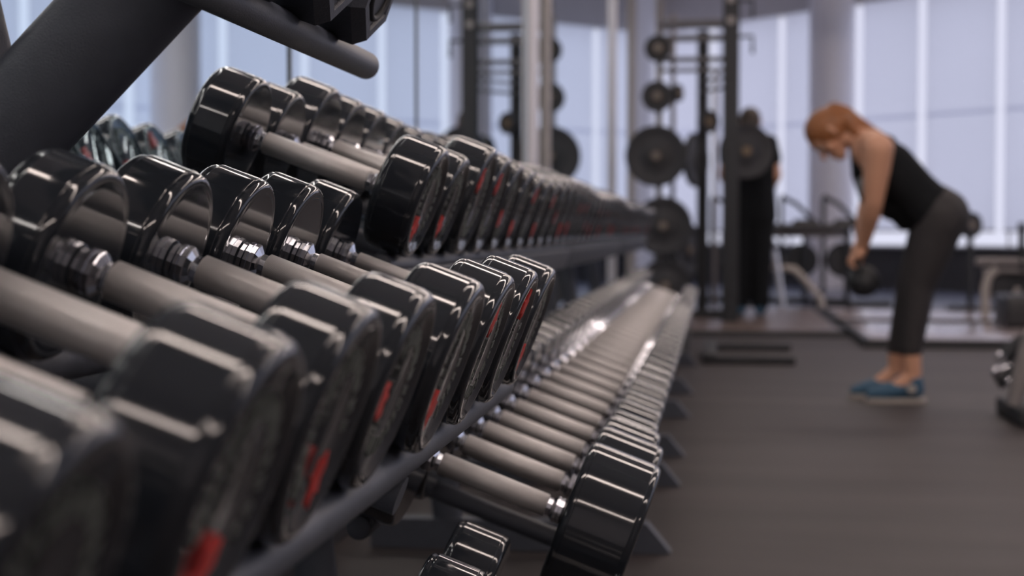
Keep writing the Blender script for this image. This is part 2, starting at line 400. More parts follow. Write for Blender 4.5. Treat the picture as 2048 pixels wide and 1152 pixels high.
# --- near rack, middle tier
C1 = (-0.3609, 0.680)
S1 = 0.1955; Y1 = 0.8886
row1 = {-2: (.066, .056, .0152, 175), -1: (.0735, .060, .0152, 170), 0: (.0755, .054, .0152, 205), 1: (.0755, .052, .0150, 95), 2: (.0770, .0580, .0146, 145),
        3: (.0770, .0585, .0125, 30), 4: (.0770, .059, .0105, 340), 5: (.0760, .059, .0100, 160)}
lab1 = {-2: 'blurred round black dumbbell at the bottom left corner, nearest on the middle tier',
        -1: 'blurred round black dumbbell second from the camera on the near rack middle tier',
        0: 'round black dumbbell third from the camera on the near rack middle tier',
        1: 'round black dumbbell with thick knurled handle, fourth along the near rack middle tier',
        2: 'round black dumbbell with low red emblem, fifth along the near rack middle tier',
        3: 'round black dumbbell with red emblem near the top, sixth along the middle tier',
        4: 'round black dumbbell with slim handle, next to last on the near rack middle tier',
        5: 'last round black dumbbell at the far end of the near rack middle tier'}
for k, (R, L, gr, sp) in row1.items():
    dumbbell((C1[0], Y1 + S1 * k, C1[1]), R, L, gr, sp, lab1[k], 'round dumbbells on the middle tier of the near rack', .0767)
# --- near rack, bottom tier (only its far, back heads show)
C0 = (-0.173, 0.274)
for k, nm in ((5, 'last small round black dumbbell low on the near rack bottom tier'), (4, 'next to last small round black dumbbell on the near rack bottom tier'), (3, 'third small round black dumbbell from the far end of the bottom tier')):
    dumbbell((C0[0], Y1 + S1 * k, C0[1]), .065, .068, .0125, 40 * k, nm, 'round dumbbells on the bottom tier of the near rack', .065)
# --- near rack, top tier: hexagonal heads
def hex_mesh():
    m = MB(); n = 6; R = .072; rings = []
    for x, r in ((0, R * .80), (.012, R), (.068, R), (.082, R * .86), (.082, R * .70), (.078, R * .66), (.078, R * .05)):
        rings.append([Vector((x, r * math.sin(PI / 3 * j), -r * math.cos(PI / 3 * j))) for j in range(n)])
    m.loft(rings); me = m.mesh('head', K_HEX, 20); return me
HEXM = hex_mesh()
RINGM = MB().loft([[Vector((.0825 + .004 * math.cos(q), (.036 + .004 * math.sin(q)) * math.cos(a), (.036 + .004 * math.sin(q)) * math.sin(a))) for q in [k * PI / 4 for k in range(8)]] for a in [2 * PI * j / 40 for j in range(40)]], closed=True).mesh('face_ring', K_BLK, 60)
C2 = (-0.512, 1.067)
for k in range(4):
    t = thing('hex_dumbbell', ['hexagonal black dumbbell at the far end of the top tier', 'hexagonal black dumbbell second from the far end of the top tier',
        'hexagonal black dumbbell third from the far end of the top tier', 'hexagonal black dumbbell fourth from the far end of the top tier'][k], 'dumbbell', (C2[0], 1.765 - .168 * k, C2[1]), 'hexagonal dumbbells on the top tier')
    t.rotation_euler = (0, TILT, 0)
    part('handle', MB().lathe([(-.068, .013), (-.03, .0155), (.03, .0155), (.068, .013)], 24).mesh('handle', K_KNURL), t)
    for s in (1, -1):
        h = part('head', HEXM, t, (s * .066, 0, 0), (0, 0, 0) if s > 0 else (0, 0, PI))
        part('face_ring', RINGM, h, (-.003, 0, 0))
# --- far racks, upper tier and lower tier
C3 = (-0.520, 0.835); Y3 = 2.0244; S3 = 0.182
sp3 = [150, 140, 40, 30, 120, 150, 20, 160, 35, 100]
for k in range(38):
    R = (.0770, .0755, .088, .085)[k] if k < 4 else (.082 + .004 * math.sin(k * .7))
    far = 'upper tier of the far racks'
    lb = ('round black dumbbell, %s from the near end of the far racks\' upper tier' % ORD[k]) if k else 'nearest round black dumbbell on the far racks\' upper tier, level with the slanted arm'
    dumbbell((C3[0], Y3 + S3 * k, C3[1]), R, (.062 if k < 2 else .068), .0146 if k != 1 else .0125, sp3[k % 10] + (k // 10) * 17, lb, 'round dumbbells on the upper tier of the far racks', .081)
C4 = (-0.2866, 0.403); Y4 = 1.9977; S4 = 0.2016
for k in range(35):
    R = (.1, .098, .093, .086, .084)[k] if k < 5 else .082
    L = (.096, .094, .086)[k] if k < 3 else .080
    dumbbell((C4[0], Y4 + S4 * k, C4[1]), R, L, .0148, 55 + 67 * k, ('round black dumbbell, %s from the near end of the far racks\' lower tier' % ORD[k]) if k else 'nearest and largest round black dumbbell on the lower tier of the far racks', 'round dumbbells on the lower tier of the far racks', .088)

# ================================================================== RACKS
RT = 0.0175
def rail_pos(C, u, R):     # rail centre under a head: u along the dumbbell axis, R the head radius
    return Vector((C[0] + NX * u - AX * (R + RT + .001), 0, C[1] + NZ * u - AZ * (R + RT + .001)))
def rail(parent, p, y0, y1, r=RT, name='rail'):
    return wpart(name, MB().tube([(p.x, y0, p.z), (p.x, y1, p.z)], r, 24, rend=0.008), K_RACK, parent, 40)
def rack_end_frame(rk, y, tiers, w=0.05):
    """foot on the floor, leaning post, one arm per tier"""
    top = tiers[-1]
    foot = MB().loft([[Vector((x, y + s * w / 2, z)) for s, z in ((-1, 0.0), (1, 0.0), (1, h), (-1, h))] for x, h in ((-0.80, .05), (-0.78, .07), (-0.155, .07), (-0.10, .004))])
    wpart('foot', foot, K_RACK, rk)
    pb = Vector((-0.62, y, 0.06)); pt = Vector((top[1].x - 0.02, y, top[1].z - .02))
    wpart('post', MB().tube([pb, pt], .035, 20, ry=.025, ref=(1, 0, 0)), K_RACK, rk)
    for f, r_ in tiers:
        a = (pb + (pt - pb) * max(0, min(1, (r_.z - .06 - pb.z) / (pt.z - pb.z)))); 
        wpart('arm', MB().tube([a, r_ + Vector((0, y, -RT)), f + Vector((0, y, -RT))], .016, 12), K_RACK, rk)
rk1 = thing('dumbbell_rack', 'near charcoal steel dumbbell rack with round tube rails and wide slanted arm', 'rack', (-0.5, 0.9, 0))
t_mid = (rail_pos(C1, .1316, .0767), rail_pos(C1, -.1316, .0767))
t_bot = (rail_pos(C0, .135, .065), rail_pos(C0, -.135, .065))
t_top = (Vector((-0.444, 0, .951)), Vector((-0.444 - .2 * NX, 0, .951 + .2 * -NZ)))
for f, r_ in (t_bot, t_mid, t_top):
    rail(rk1, f, 0.2, 1.985); rail(rk1, r_, 0.2, 1.82 if f is t_top[0] else 1.985)
YB = 1.34
# wide oval arm and its upright
J = Vector((-0.665, YB, 0.795)); E2 = Vector((-0.455, YB, 1.005))
wpart('top_arm', MB().tube([J - (E2 - J) * .28 + Vector((.003, 0, -.003)), E2 + Vector((.003, 0, -.003))], .0505, 40, ry=.034, ref=(1, 0, -1)), K_RACK, rk1, 60)
wpart('upright', MB().tube([(-0.70, YB, .03), (-0.70, YB, .88)], .060, 40, ry=.034, ref=(1, 0, 0)), K_RACK, rk1, 60)
wpart('rear_arm', MB().tube([(-0.645, YB, .84), (-0.70, YB, 1.07)], .035, 24, ry=.025, ref=(1, 0, 0)), K_RACK, rk1, 60)
wpart('weld_bead', MB().tube([J + Vector((-.028 + .052 * q, -.036 + .01 * abs(q - .5), .055 - .115 * q)) for q in [i / 10 for i in range(11)]], .004, 8), K_RACK, rk1)
wpart('mid_arm', MB().tube([(-0.70, YB, .62), t_mid[1] + Vector((0, YB, -.035)), t_mid[0] + Vector((0, YB, -.035))], .018, 16), K_RACK, rk1)
wpart('lower_arm', MB().tube([(-0.70, YB, .20), t_bot[1] + Vector((0, YB, -.035)), t_bot[0] + Vector((0, YB, -.035))], .018, 16), K_RACK, rk1)
wpart('foot', MB().box((-0.42, YB, .03), (.72, .09, .06), bev=.012), K_RACK, rk1)
t3 = (rail_pos(C3, .134, .081), rail_pos(C3, -.134, .081))
t4 = (rail_pos(C4, .145, .088), rail_pos(C4, -.145, .088))
K_T3 = 0.028
for i, (y0, y1, posts, lb) in enumerate([(1.99, 4.36, (2.45, 3.62), 'nearest of the three long two-tier racks running away along the mirror'),
                                         (4.38, 6.76, (4.58, 5.19, 6.28), 'middle of the three long two-tier racks running away along the mirror'),
                                         (6.78, 9.15, (7.2, 8.7), 'farthest of the three long two-tier racks, ending by the plate tree')]):
    rk = thing('dumbbell_rack', lb, 'rack', (-0.45, y0, 0), 'two-tier racks along the mirror')
    for f, r_ in (t4, t3):
        rail(rk, f, y0, y1); rail(rk, r_, y0, y1)
    wpart('front_lip', MB().box(((t3[0].x + .020), (y0 + y1) / 2, t3[0].z - .030), (.010, y1 - y0 - .02, .055), rot=Euler((0, TILT, 0)), bev=.002), K_RACK, rk)
    for y in posts: rack_end_frame(rk, y, (t4, t3))

# ================================================================== POWER RACK, PLATES
def vpost(rk, name, px, py, Y, z1, wd, m, z0=0.046, dp=None):
    p = at(px, py, Y)
    return wpart(name, MB().box((p.x, Y, (z0 + z1) / 2), (wd, dp or wd, z1 - z0), bev=.006), m, rk)
def zat(py, Y, px=1400): return at(px, py, Y).z
pr = thing('power_rack', 'tall black and grey power rack with crossbars behind the far dumbbells', 'rack', at(1457, 640, 12.2) * Vector((1, 1, 0)) if False else (at(1457, 640, 12.2).x, 12.2, 0))
PZ = 0.06
vpost(pr, 'front_post', 1460, 560, 12.2, 2.95, .125, K_BLK)
vpost(pr, 'middle_post', 1405, 400, 13.3, zat(62, 13.3), .095, K_BLK)
vpost(pr, 'plate_post', 1318, 400, 12.75, 2.6, .055, K_GREY)
vpost(pr, 'rear_post', 1345, 400, 13.8, 2.62, .045, K_GREY)
vpost(pr, 'rear_post', 1430, 400, 14.3, 2.2, .04, K_GREY)
xl, xr = at(1318, 300, 12.75).x, at(1459, 300, 12.2).x
for py, h in ((48, .075), (76, .055), (119, .045), (140, .035)):
    wpart('crossbar', MB().tube([(xl, 12.75, zat(py, 12.75)), (xr, 12.25, zat(py, 12.25))], h / 2, 12), K_GREY, pr)
xm = at(1405, 300, 13.3).x
for py, h in ((163, .03), (183, .03)):
    wpart('safety_bar', MB().tube([(xm, 13.3, zat(py, 13.3)), (xr, 12.25, zat(py - 9, 12.25))], h / 2, 12), K_GREY, pr)
for py in (-2, 40):
    p = at(1475, py, 12.14); wpart('hole_light_disc', MB().lathe([(0, .028), (.006, .028), (.008, .02), (.01, .02)], 20, (xr + .005, 12.135, p.z), (0, -1, 0)), K_LABEL, pr)  # pale disc imitating a bright hole through the post
wpart('decal', MB().box((xr + .002, 12.146, (zat(107, 12.2) + zat(205, 12.2)) / 2), (.055, .004, .40), bev=.001), K_LABEL, pr)
for py in (18, 90):
    z = zat(py, 12.2); wpart('hook', MB().tube([(xr, 12.2, z + .06), (xr + .17, 12.2, z + .06), (xr + .17, 12.2, z - .07)], .014, 10), K_BLK, pr)
wpart('base_rail', MB().box((xr, 13.2, .046 + .03), (.09, 2.1, .06), bev=.008), K_BLK, pr)
wpart('base_rail', MB().box(((xl + xr) / 2, 12.75, .046 + .03), (abs(xr - xl) - .1, .07, .06), bev=.008), K_BLK, pr)
PPX = at(1316, 300, 12.6).x
def plate_mesh(R):
    k = ('p', R)
    if k not in _c:
        _c[k] = MB().lathe([(-.022, .026), (-.022, R * .36), (-.014, R * .40), (-.014, R * .80), (-.022, R * .85), (-.022, R * .985), (-.018, R), (.018, R), (.022, R * .985), (.022, R * .85), (.014, R * .8), (.014, R * .4), (.022, R * .36), (.022, .026)], 48, ax=(0, 1, 0)).mesh('disc', K_RUB, 50)
    return _c[k]
HUBM = MB().lathe([(-.028, .024), (-.028, .036), (.028, .036), (.028, .024)], 24, ax=(0, 1, 0)).mesh('hub', mat('worn_brass', (.20, .15, .10), .5, metal=.6, noise=.2))
def plate(px, py, Y, R, label, rot=0, group='black plates on the power rack'):
    p = at(px, py, Y); t = thing('weight_plate', label, 'weight plate', p, group); t.rotation_euler = (0, 0, rot)
    part('disc', plate_mesh(R), t); part('hub', HUBM, t); return p
for i, (px, py, R, lb) in enumerate([(1316, 97, .107, 'small black plate at the top of the plate column'), (1314, 193, .124, 'small black plate second from the top of the plate column'),
        (1312, 312, .245, 'large black plate standing free against the windows, middle of the plate column'), (1326, 452, .235, 'large black plate fourth down the plate column'),
        (1330, 572, .215, 'large black plate at the foot of the plate column')]):
    p = plate(px, py, 12.6, R, lb)
    wpart('peg', MB().tube([(p.x, 12.5, p.z), (p.x, 12.78, p.z)], .022, 16), K_GREY, pr)
for px, py, Y, R, rot, lb in [(1355, 186, 13.55, .075, 1.1, 'tiny black plate edge-on behind the top plates'), (1392, 320, 13.7, .235, 1.15, 'large black plate seen nearly edge-on beside the middle post'),
        (1416, 243, 13.15, .095, .5, 'small brownish plate between the two black posts'), (1492, 302, 12.5, .215, .25, 'large black plate hanging on the right side of the thick black post'),
        (1376, 500, 13.7, .225, 1.0, 'large black plate low behind the plate column')]:
    p = plate(px, py, Y, R, lb, rot)
    wpart('peg', MB().tube([(p.x, Y, p.z), (p.x - .12 * math.sin(rot), Y + .14 * math.cos(rot), p.z)], .022, 16), K_GREY, pr)

# ================================================================== PLATFORMS
def platform(x0, x1, y0, y1, h, m, label):
    t = thing('lifting_platform', label, 'platform', ((x0 + x1) / 2, (y0 + y1) / 2, 0))
    wpart('deck', MB().box(((x0 + x1) / 2, (y0 + y1) / 2, h / 2 + .004), (x1 - x0 - .08, y1 - y0 - .08, h), bev=.004), m, t)
    fr = MB()
    for c, d in ((((x0 + x1) / 2, y0 + .02, h / 2), (x1 - x0, .04, h)), (((x0 + x1) / 2, y1 - .02, h / 2), (x1 - x0, .04, h)), ((x0 + .02, (y0 + y1) / 2, h / 2), (.04, y1 - y0 - .08, h)), ((x1 - .02, (y0 + y1) / 2, h / 2), (.04, y1 - y0 - .08, h))): fr.box(c, d)
    wpart('edge_frame', fr, K_BLK, t, 0); return t
xa, xb = at(1400, 650, 11.3).x, at(1690, 650, 11.3).x
platform(xa - .6, xb, 11.15, 14.6, .04, K_WOOD, 'brown wooden lifting platform under the power rack with a black edge')
platform(xb + .03, 4.6, 10.15, 12.1, .055, K_PLAT, 'pale shiny lifting platform behind the bent-over woman')
platform(xb + .03, 4.6, 12.6, 14.4, .05, K_PLAT, 'second pale platform, farther back by the window wall')

# ================================================================== BENCHES AND MACHINES
def T(rk, name, pts, r, m, n=14): return wpart(name, MB().tube(pts, r, n), m, rk)
YB2 = 14.9
b = thing('exercise_bench', 'raised dark bench with silver leg and curved beige tube leg', 'bench', (at(1590, 600, YB2).x, YB2, 0), )
p0, p1 = at(1492, 455, YB2), at(1700, 455, YB2)
wpart('pad', MB().box(((p0.x + p1.x) / 2, YB2, p0.z), (p1.x - p0.x, .30, .075), bev=.03), K_VINYL, b)
wpart('pad_frame', MB().box(((p0.x + p1.x) / 2, YB2, p0.z - .065), (p1.x - p0.x - .1, .08, .05), bev=.01), K_GREY, b)
T(b, 'silver_leg', [at(1549, 500, YB2 - .05), Vector((at(1567, 612, YB2 - .05).x, YB2 - .05, .01))], .030, K_SILV)
pl = [at(1568, 536, YB2), at(1588, 538, YB2), at(1606, 556, YB2), at(1642, 598, YB2)]; pl.append(Vector((pl[-1].x + .01, YB2, 0.01)))
T(b, 'curved_leg', pl, .034, K_BEIGE)
T(b, 'upright', [at(1530, 462, YB2), at(1530, 610, YB2) * Vector((1, 1, 0)) if False else Vector((at(1530, 600, YB2).x, YB2, .01))], .03, mat('dark_red_steel', (.09, .035, .03), .45, noise=.1))
T(b, 'cross_tube', [at(1480, 535, YB2), at(1568, 536, YB2)], .022, K_BEIGE)
wpart('orange_grip', MB().tube([at(1506, 535, YB2 - .03), at(1520, 531, YB2 - .03)], .034, 16), K_ORANGE, b)
q0, q1 = at(1486, 503, YB2 - .25), at(1548, 478, YB2 - .25)
wpart('roller_pad', MB().tube([q0, q1], .055, 20, rend=.02), mat('taupe_vinyl', (.17, .15, .145), .5, noise=.1), b)
T(b, 'rear_foot', [(at(1500, 600, YB2).x, YB2 - .25, .03), (at(1500, 600, YB2).x, YB2 + .25, .03)], .028, K_BLK)

def machine(px, Y, label):
    t = thing('exercise_machine', label, 'exercise machine', (at(px, 560, Y).x, Y, 0))
    a0 = at(px, 393, Y)
    T(t, 'upright', [Vector((a0.x, Y, .02)), a0 + Vector((0, 0, -.02)), a0 + Vector((.03, 0, .01))], .022, K_BLK)
    T(t, 'slanted_bar', [a0, at(px + 30, 408, Y), at(px + 62, 440, Y), at(px + 66, 470, Y)], .024, K_BLK)
    s = at(px + 48, 447, Y - .1)
    wpart('seat', MB().box(s, (.26, .26, .09), bev=.04), K_VINYL, t)
    wpart('seat_post', MB().tube([s, Vector((s.x, s.y, .03))], .03, 12), K_BLK, t)
    wpart('drum', MB().lathe([(-.06, .05), (-.06, .15), (-.04, .17), (.04, .17), (.06, .15), (.06, .05)], 28, at(px + 40, 520, Y), (0, 1, 0)), K_BLK, t)
    wpart('base', MB().box((a0.x + .28, Y, .03), (.75, .12, .06), bev=.015), K_BLK, t)
    T(t, 'link_bar', [at(px, 520, Y), at(px + 66, 520, Y)], .02, K_GREY)
machine(1563, 16.3, 'black upright exercise machine by the window, left of the round pillar')
machine(1647, 15.6, 'black exercise machine by the window, in front of the round pillar')
machine(1425, 16.6, 'black exercise machine seen between the two black posts')

# plate-loaded stand at the right
YS = 13.0
t = thing('bar_stand', 'dark metal stand with a long grey bar at the right edge', 'stand', (at(2000, 600, YS).x, YS, 0))
T(t, 'top_bar', [at(1952, 523, YS), at(2120, 523, YS)], .030, K_GREY)
T(t, 'lower_bar', [at(1966, 541, YS), at(2120, 541, YS)], .022, K_GREY)
pl = [at(1992, 538, YS), at(1977, 552, YS), at(1971, 575, YS)]; pl.append(Vector((pl[-1].x, YS, .05)))
T(t, 'bent_leg', pl, .036, K_BEIGE)
T(t, 'leg', [at(2036, 575, YS), Vector((at(2020, 600, YS).x, YS, .05))], .024, K_BEIGE)
T(t, 'leg', [at(2090, 541, YS), Vector((at(2090, 600, YS).x, YS, .05))], .03, K_BLK)
p = at(2044, 470, YS); T(t, 'upright', [Vector((p.x, YS, at(2044, 541, YS).z)), at(2044, 445, YS)], .03, K_BLK)
for dx, w_ in ((2012, .16), (2060, .18)):
    c = at(dx, 566, YS + .1); wpart('counterweight', MB().lathe([(-.05, .02), (-.05, w_), (.05, w_), (.05, .02)], 28, (c.x, c.y, c.z), (0, 1, 0)), K_BLK, t)
YQ = 14.0
pq = at(1941, 450, YQ)
t = thing('plate_stand', 'slim dark stand holding a round plate behind the woman', 'stand', (pq.x, YQ, 0))
T(t, 'pole', [Vector((pq.x + .02, YQ + .1, .07)), Vector((pq.x + .01, YQ + .1, pq.z))], .028, K_BLK)
T(t, 'peg', [Vector((pq.x, YQ - .07, pq.z)), Vector((pq.x, YQ + .11, pq.z))], .022, K_GREY)
wpart('foot', MB().lathe([(0, .2), (.03, .2), (.04, .03)], 24, (pq.x + .02, YQ + .1, .056), (0, 0, 1)), K_BLK, t)
plate(1941, 450, YQ, .112, 'round dark plate on the slim stand behind the woman', .5, None)
pb = at(2030, 637, 11.5)
t = thing('plyo_box', 'low black padded box on the pale platform at the right edge', 'box', (2.75, 11.6, .06))
wpart('body', MB().box((pb.x + .22, 11.6, .06 + .115), (.62, .5, .23), bev=.03), K_VINYL, t)
wpart('base', MB().box((pb.x + .22, 11.6, .075), (.54, .42, .03), bev=.005), K_BLK, t)

# near machine cut by the right edge
YN = 6.35
p = at(2050, 820, YN)
t = thing('bench_press_frame', 'black machine leg with chrome knobs cut off by the right edge', 'exercise machine', (p.x + .1, YN, 0))
wpart('foot', MB().box((p.x + .09, YN, .035), (.32, .5, .07), bev=.015), K_BLK, t)
T(t, 'slanted_leg', [Vector((at(2016, 800, YN).x, YN - .12, .07)), at(2052, 700, YN - .12), at(2085, 620, YN - .12)], .030, K_GREY)
T(t, 'upright', [Vector((p.x + .12, YN, .05)), Vector((p.x + .12, YN, .95))], .05, K_BLK)
T(t, 'arm', [at(2008, 716, YN), at(2035, 690, YN), at(2090, 660, YN)], .032, K_BLK)
T(t, 'arm', [at(1992, 762, YN - .05), at(2030, 742, YN - .05), at(2090, 735, YN)], .036, K_BLK)
for px, py in ((1996, 712), (1988, 743), (2014, 763)):
    c = at(px, py, YN - .08); wpart('knob', MB().lathe([(0, .012), (.004, .017), (.022, .017), (.026, .012)], 20, c, (0.4, -1, 0)), K_CHR, t)
T(t, 'knob_bar', [at(1988, 743, YN - .05), at(2040, 728, YN - .05)], .016, K_CHR)

# low black floor stand at the end of the dumbbell racks
t = thing('floor_stand', 'low black steel stand of two flat bars lying on the floor', 'stand', (at(1500, 700, 9.6).x, 9.2, 0))
e0 = at(1410, 700, 9.65).x
for y, x1 in ((9.85, at(1582, 700, 9.85).x), (8.85, at(1590, 730, 8.85).x)):
    wpart('floor_bar', MB().box(((e0 + x1) / 2, y, .022), (x1 - e0, .09, .044), bev=.006), K_BLK, t)
wpart('side_bar', MB().box((e0 + .03, 9.35, .03), (.08, 1.1, .06), bev=.008), K_BLK, t)
wpart('end_plate', MB().loft([[Vector((e0 - .12 + .03 * k, y, z)) for y, z in ((9.0, .0), (9.7, .0), (9.6, .28), (9.2, .28))] for k in (0, 1)]), K_BLK, t, 0)

# ================================================================== PEOPLE
def capsule_chain(mb, pts):          # pts: (Vector, radius[, squash in Y])
    for (a, ra), (b_, rb) in zip(pts[:-1], pts[1:]):
        d = (b_ - a); L = d.length; n = 16
        u, s1, s2 = frame(d); rings = []
        for q in (-80, -50, -20, 0): rings.append((a + u * ra * math.sin(math.radians(q)), ra * math.cos(math.radians(q))))
        for q in (0, 20, 50, 80): rings.append((b_ + u * rb * math.sin(math.radians(q)), rb * math.cos(math.radians(q))))
        mb.loft([[c + (s1 * math.cos(2 * PI * j / n) + s2 * math.sin(2 * PI * j / n)) * r for j in range(n)] for c, r in rings])
def fused(name, mb, m, parent, voxel, smooth=3, yscale=None):
    """one continuous surface from overlapping limbs"""
    o = bpy.data.objects.new('tmp', mb.mesh('tmp', m, 0)); COL.objects.link(o)
    r = o.modifiers.new('r', 'REMESH'); r.mode = 'VOXEL'; r.voxel_size = voxel
    sm = o.modifiers.new('s', 'SMOOTH'); sm.iterations = smooth; sm.factor = .6
    dg = bpy.context.evaluated_depsgraph_get(); me = bpy.data.meshes.new_from_object(o.evaluated_get(dg), depsgraph=dg)
    bpy.data.objects.remove(o); me.name = name; me.materials.clear(); me.materials.append(m); me.shade_smooth()
    q = bpy.data.objects.new(name, me); COL.objects.link(q)
    if parent is not None: q.parent = parent; q.location = tuple(-Vector(parent.location))
    return q
YP = 7.0
def J1(px, py, dy=0.0): return at(px, py, YP + dy)
root = J1(1800, 785); woman = thing('person', 'woman with ginger ponytail, black tank top and charcoal leggings bending forward', 'person', (root.x, YP, 0))
def torso_pts(inf=0.0, dy=0):
    return [(J1(1742, 300, dy), .098 + inf), (J1(1778, 335, dy), .118 + inf), (J1(1828, 385, dy), .108 + inf), (J1(1868, 428, dy), .118 + inf)]
body = MB()
for dy in (-.07, .07): capsule_chain(body, [(p, r - .012) for p, r in torso_pts(0, dy)])
capsule_chain(body, [(J1(1885, 432, -.08), .115), (J1(1885, 432, .08), .115)])
capsule_chain(body, [(J1(1745, 285, -.15), .056), (J1(1742, 285, .15), .056)])
capsule_chain(body, [(J1(1740, 283), .062), (J1(1716, 276), .056), (J1(1690, 268), .055)])
LEGS = [(-.10, (1880, 445), (1838, 572), (1822, 700), (1826, 752)), (.10, (1872, 440), (1826, 570), (1796, 698), (1792, 742))]
def leg_pts(l, inf=0.0, end=4):
    dy = l[0]; r = (.100, .064, .043, .036); k = [(J1(*l[i + 1], dy * (.8 if i else 1)), r[i] + inf) for i in range(4)]
    k.insert(1, (k[0][0].lerp(k[1][0], .5), .084 + inf)); k.insert(3, (k[2][0].lerp(k[3][0], .35), .058 + inf))
    return k
for l in LEGS:
    capsule_chain(body, leg_pts(l)); an = J1(*l[4], l[0] * .8)
    capsule_chain(body, [(an, .036), (Vector((an.x - .09, an.y, .052)), .032), (Vector((an.x - .15, an.y, .04)), .024)])
ARMS = [(-.20, (1757, 297), (1747, 402), (1727, 488), (1718, 506)), (.20, (1750, 297), (1738, 402), (1722, 486), (1714, 504))]
grip_c = J1(1711, 524)
for dy, sh, el, wr, pm in ARMS:
    s_, e_, w_, h_ = J1(*sh, dy), J1(*el, dy * .85), J1(*wr, dy * .34), J1(*pm, dy * .24)
    capsule_chain(body, [(s_, .066), (s_.lerp(e_, .45), .058), (e_, .043), (e_.lerp(w_, .3), .045), (w_, .027), (h_, .030)])
    sg = 1 if dy > 0 else -1
    pc = h_ + Vector((0, 0, -.008))
    capsule_chain(body, [(pc + Vector((0, -.028, 0)), .017), (pc + Vector((0, .028, 0)), .017)])
    for f in range(4):                     # four fingers curled around the handle, unequal lengths
        y = pc.y - .030 + .020 * f; cx, cz = grip_c.x, grip_c.z; ln = (.82, 1.0, .95, .75)[f if sg < 0 else 3 - f]
        arc = [(Vector((cx + .026 * math.cos(a), y, cz + .026 * math.sin(a))), .0088 - .0006 * q) for q, a in enumerate([math.radians(70 + 75 * ln * k_) for k_ in range(4)])]
        capsule_chain(body, arc)
    th = [(pc + Vector((.012, sg * -.034 * 1, .004)), .011), (Vector((grip_c.x + .024, pc.y - sg * .046, grip_c.z + .012)), .010), (Vector((grip_c.x + .020, pc.y - sg * .040, grip_c.z - .014)), .0085)]
    capsule_chain(body, th)
# head, facing down and to the left
HC = J1(1656, 264); up = (J1(1620, 246) - J1(1692, 283)).normalized(); fw = (J1(1640, 300) - J1(1658, 264)); fw = (fw - up * fw.dot(up)).normalized(); lat = up.cross(fw)
HR = Matrix((lat, fw, up)).transposed().to_euler()
body.sphere(HC, 1, 24, 16, (.071, .088, .098), HR)
capsule_chain(body, [(HC + fw * .030 - up * .035, .056), (HC + fw * .062 - up * .092, .028)])          # jaw and chin
capsule_chain(body, [(HC + fw * .083 - up * .010, .010), (HC + fw * .108 - up * .040, .0125)])         # nose
for s_ in (-1, 1):
    capsule_chain(body, [(HC + fw * .070 + lat * .028 * s_ + up * .016, .014), (HC + fw * .066 + lat * .044 * s_ + up * .014, .012)])   # brow
    capsule_chain(body, [(HC + lat * .070 * s_ - up * .030 - fw * .008, .010), (HC + lat * .074 * s_ + up * .006 - fw * .012, .014)])   # ear
    capsule_chain(body, [(HC + fw * .052 + lat * .036 * s_ - up * .038, .024), (HC + fw * .060 + lat * .02 * s_ - up * .05, .02)])      # cheek
capsule_chain(body, [(HC + fw * .088 - up * .066 + lat * .016, .008), (HC + fw * .088 - up * .066 - lat * .016, .008)])              # lips
capsule_chain(body, [(HC - up * .06 - fw * .02, .055), (J1(1712, 275), .055)])
fused('body', body, K_SKIN, woman, .0062)
for s_ in (-1, 1):
    e = HC + fw * .078 + lat * .030 * s_ - up * .006
    wpart('eye', MB().sphere(e, .0105, 12, 8), mat('eye_white', (.6, .58, .56), .2, noise=.02), woman)
    wpart('eyebrow', MB().tube([HC + fw * .084 + lat * .016 * s_ + up * .012, HC + fw * .081 + lat * .034 * s_ + up * .016], .004, 8), K_HAIR, woman)
hair = MB()
hair.sphere(HC - fw * .014 + up * .010, 1, 28, 18, (.082, .092, .104), HR)
hair.sphere(HC - fw * .050 - up * .028, 1, 20, 14, (.070, .062, .072), HR)
capsule_chain(hair, [(J1(1668, 222), .040), (J1(1690, 226), .034), (J1(1712, 246), .036), (J1(1735, 262), .034), (J1(1762, 272, -.03), .020), (J1(1776, 280, -.05), .008)])
capsule_chain(hair, [(J1(1690, 240, -.05), .028), (J1(1712, 268, -.045), .022), (J1(1722, 286, -.05), .010)])
fused('hair', hair, K_HAIR, woman, .007, 2)
wpart('hair_tie', MB().lathe([(-.012, .026), (-.010, .034), (.010, .034), (.012, .026)], 20, J1(1673, 222), (J1(1690, 226) - J1(1668, 222))), K_TOP, woman)
top = MB()
for dy in (-.075, .075): capsule_chain(top, [(J1(1752, 312, dy * .8), .093)] + [(p, r - .004) for p, r in torso_pts(0, dy)[1:3]] + [(J1(1862, 420, dy), .112)])
capsule_chain(top, [(J1(1800, 415, -.04), .075), (J1(1812, 440, -.04), .05)]); capsule_chain(top, [(J1(1745, 345, .0), .085), (J1(1790, 405, 0), .085)])
for s_ in (-1, 1): capsule_chain(top, [(J1(1722, 300, s_ * .07), .040), (J1(1745, 276, s_ * .085), .036), (J1(1775, 290, s_ * .07), .045)])
capsule_chain(top, [(J1(1720, 296), .046), (J1(1732, 345), .064), (J1(1752, 392), .072)])
fused('tank_top', top, K_TOP, woman, .008)
wpart('shirt_print', MB().sphere(J1(1722, 372, -.03), 1, 14, 10, (.020, .05, .045)), K_MARK, woman)
lg = MB()
capsule_chain(lg, [(J1(1882, 432, -.085), .122), (J1(1882, 432, .085), .122)])
capsule_chain(lg, [(J1(1862, 418, 0), .118), (J1(1885, 432, 0), .120)])
for l in LEGS:
    k = leg_pts(l, .006)[:-1]; k[-1] = (k[-1][0], .048); capsule_chain(lg, k)
fused('leggings', lg, K_LEG, woman, .008)
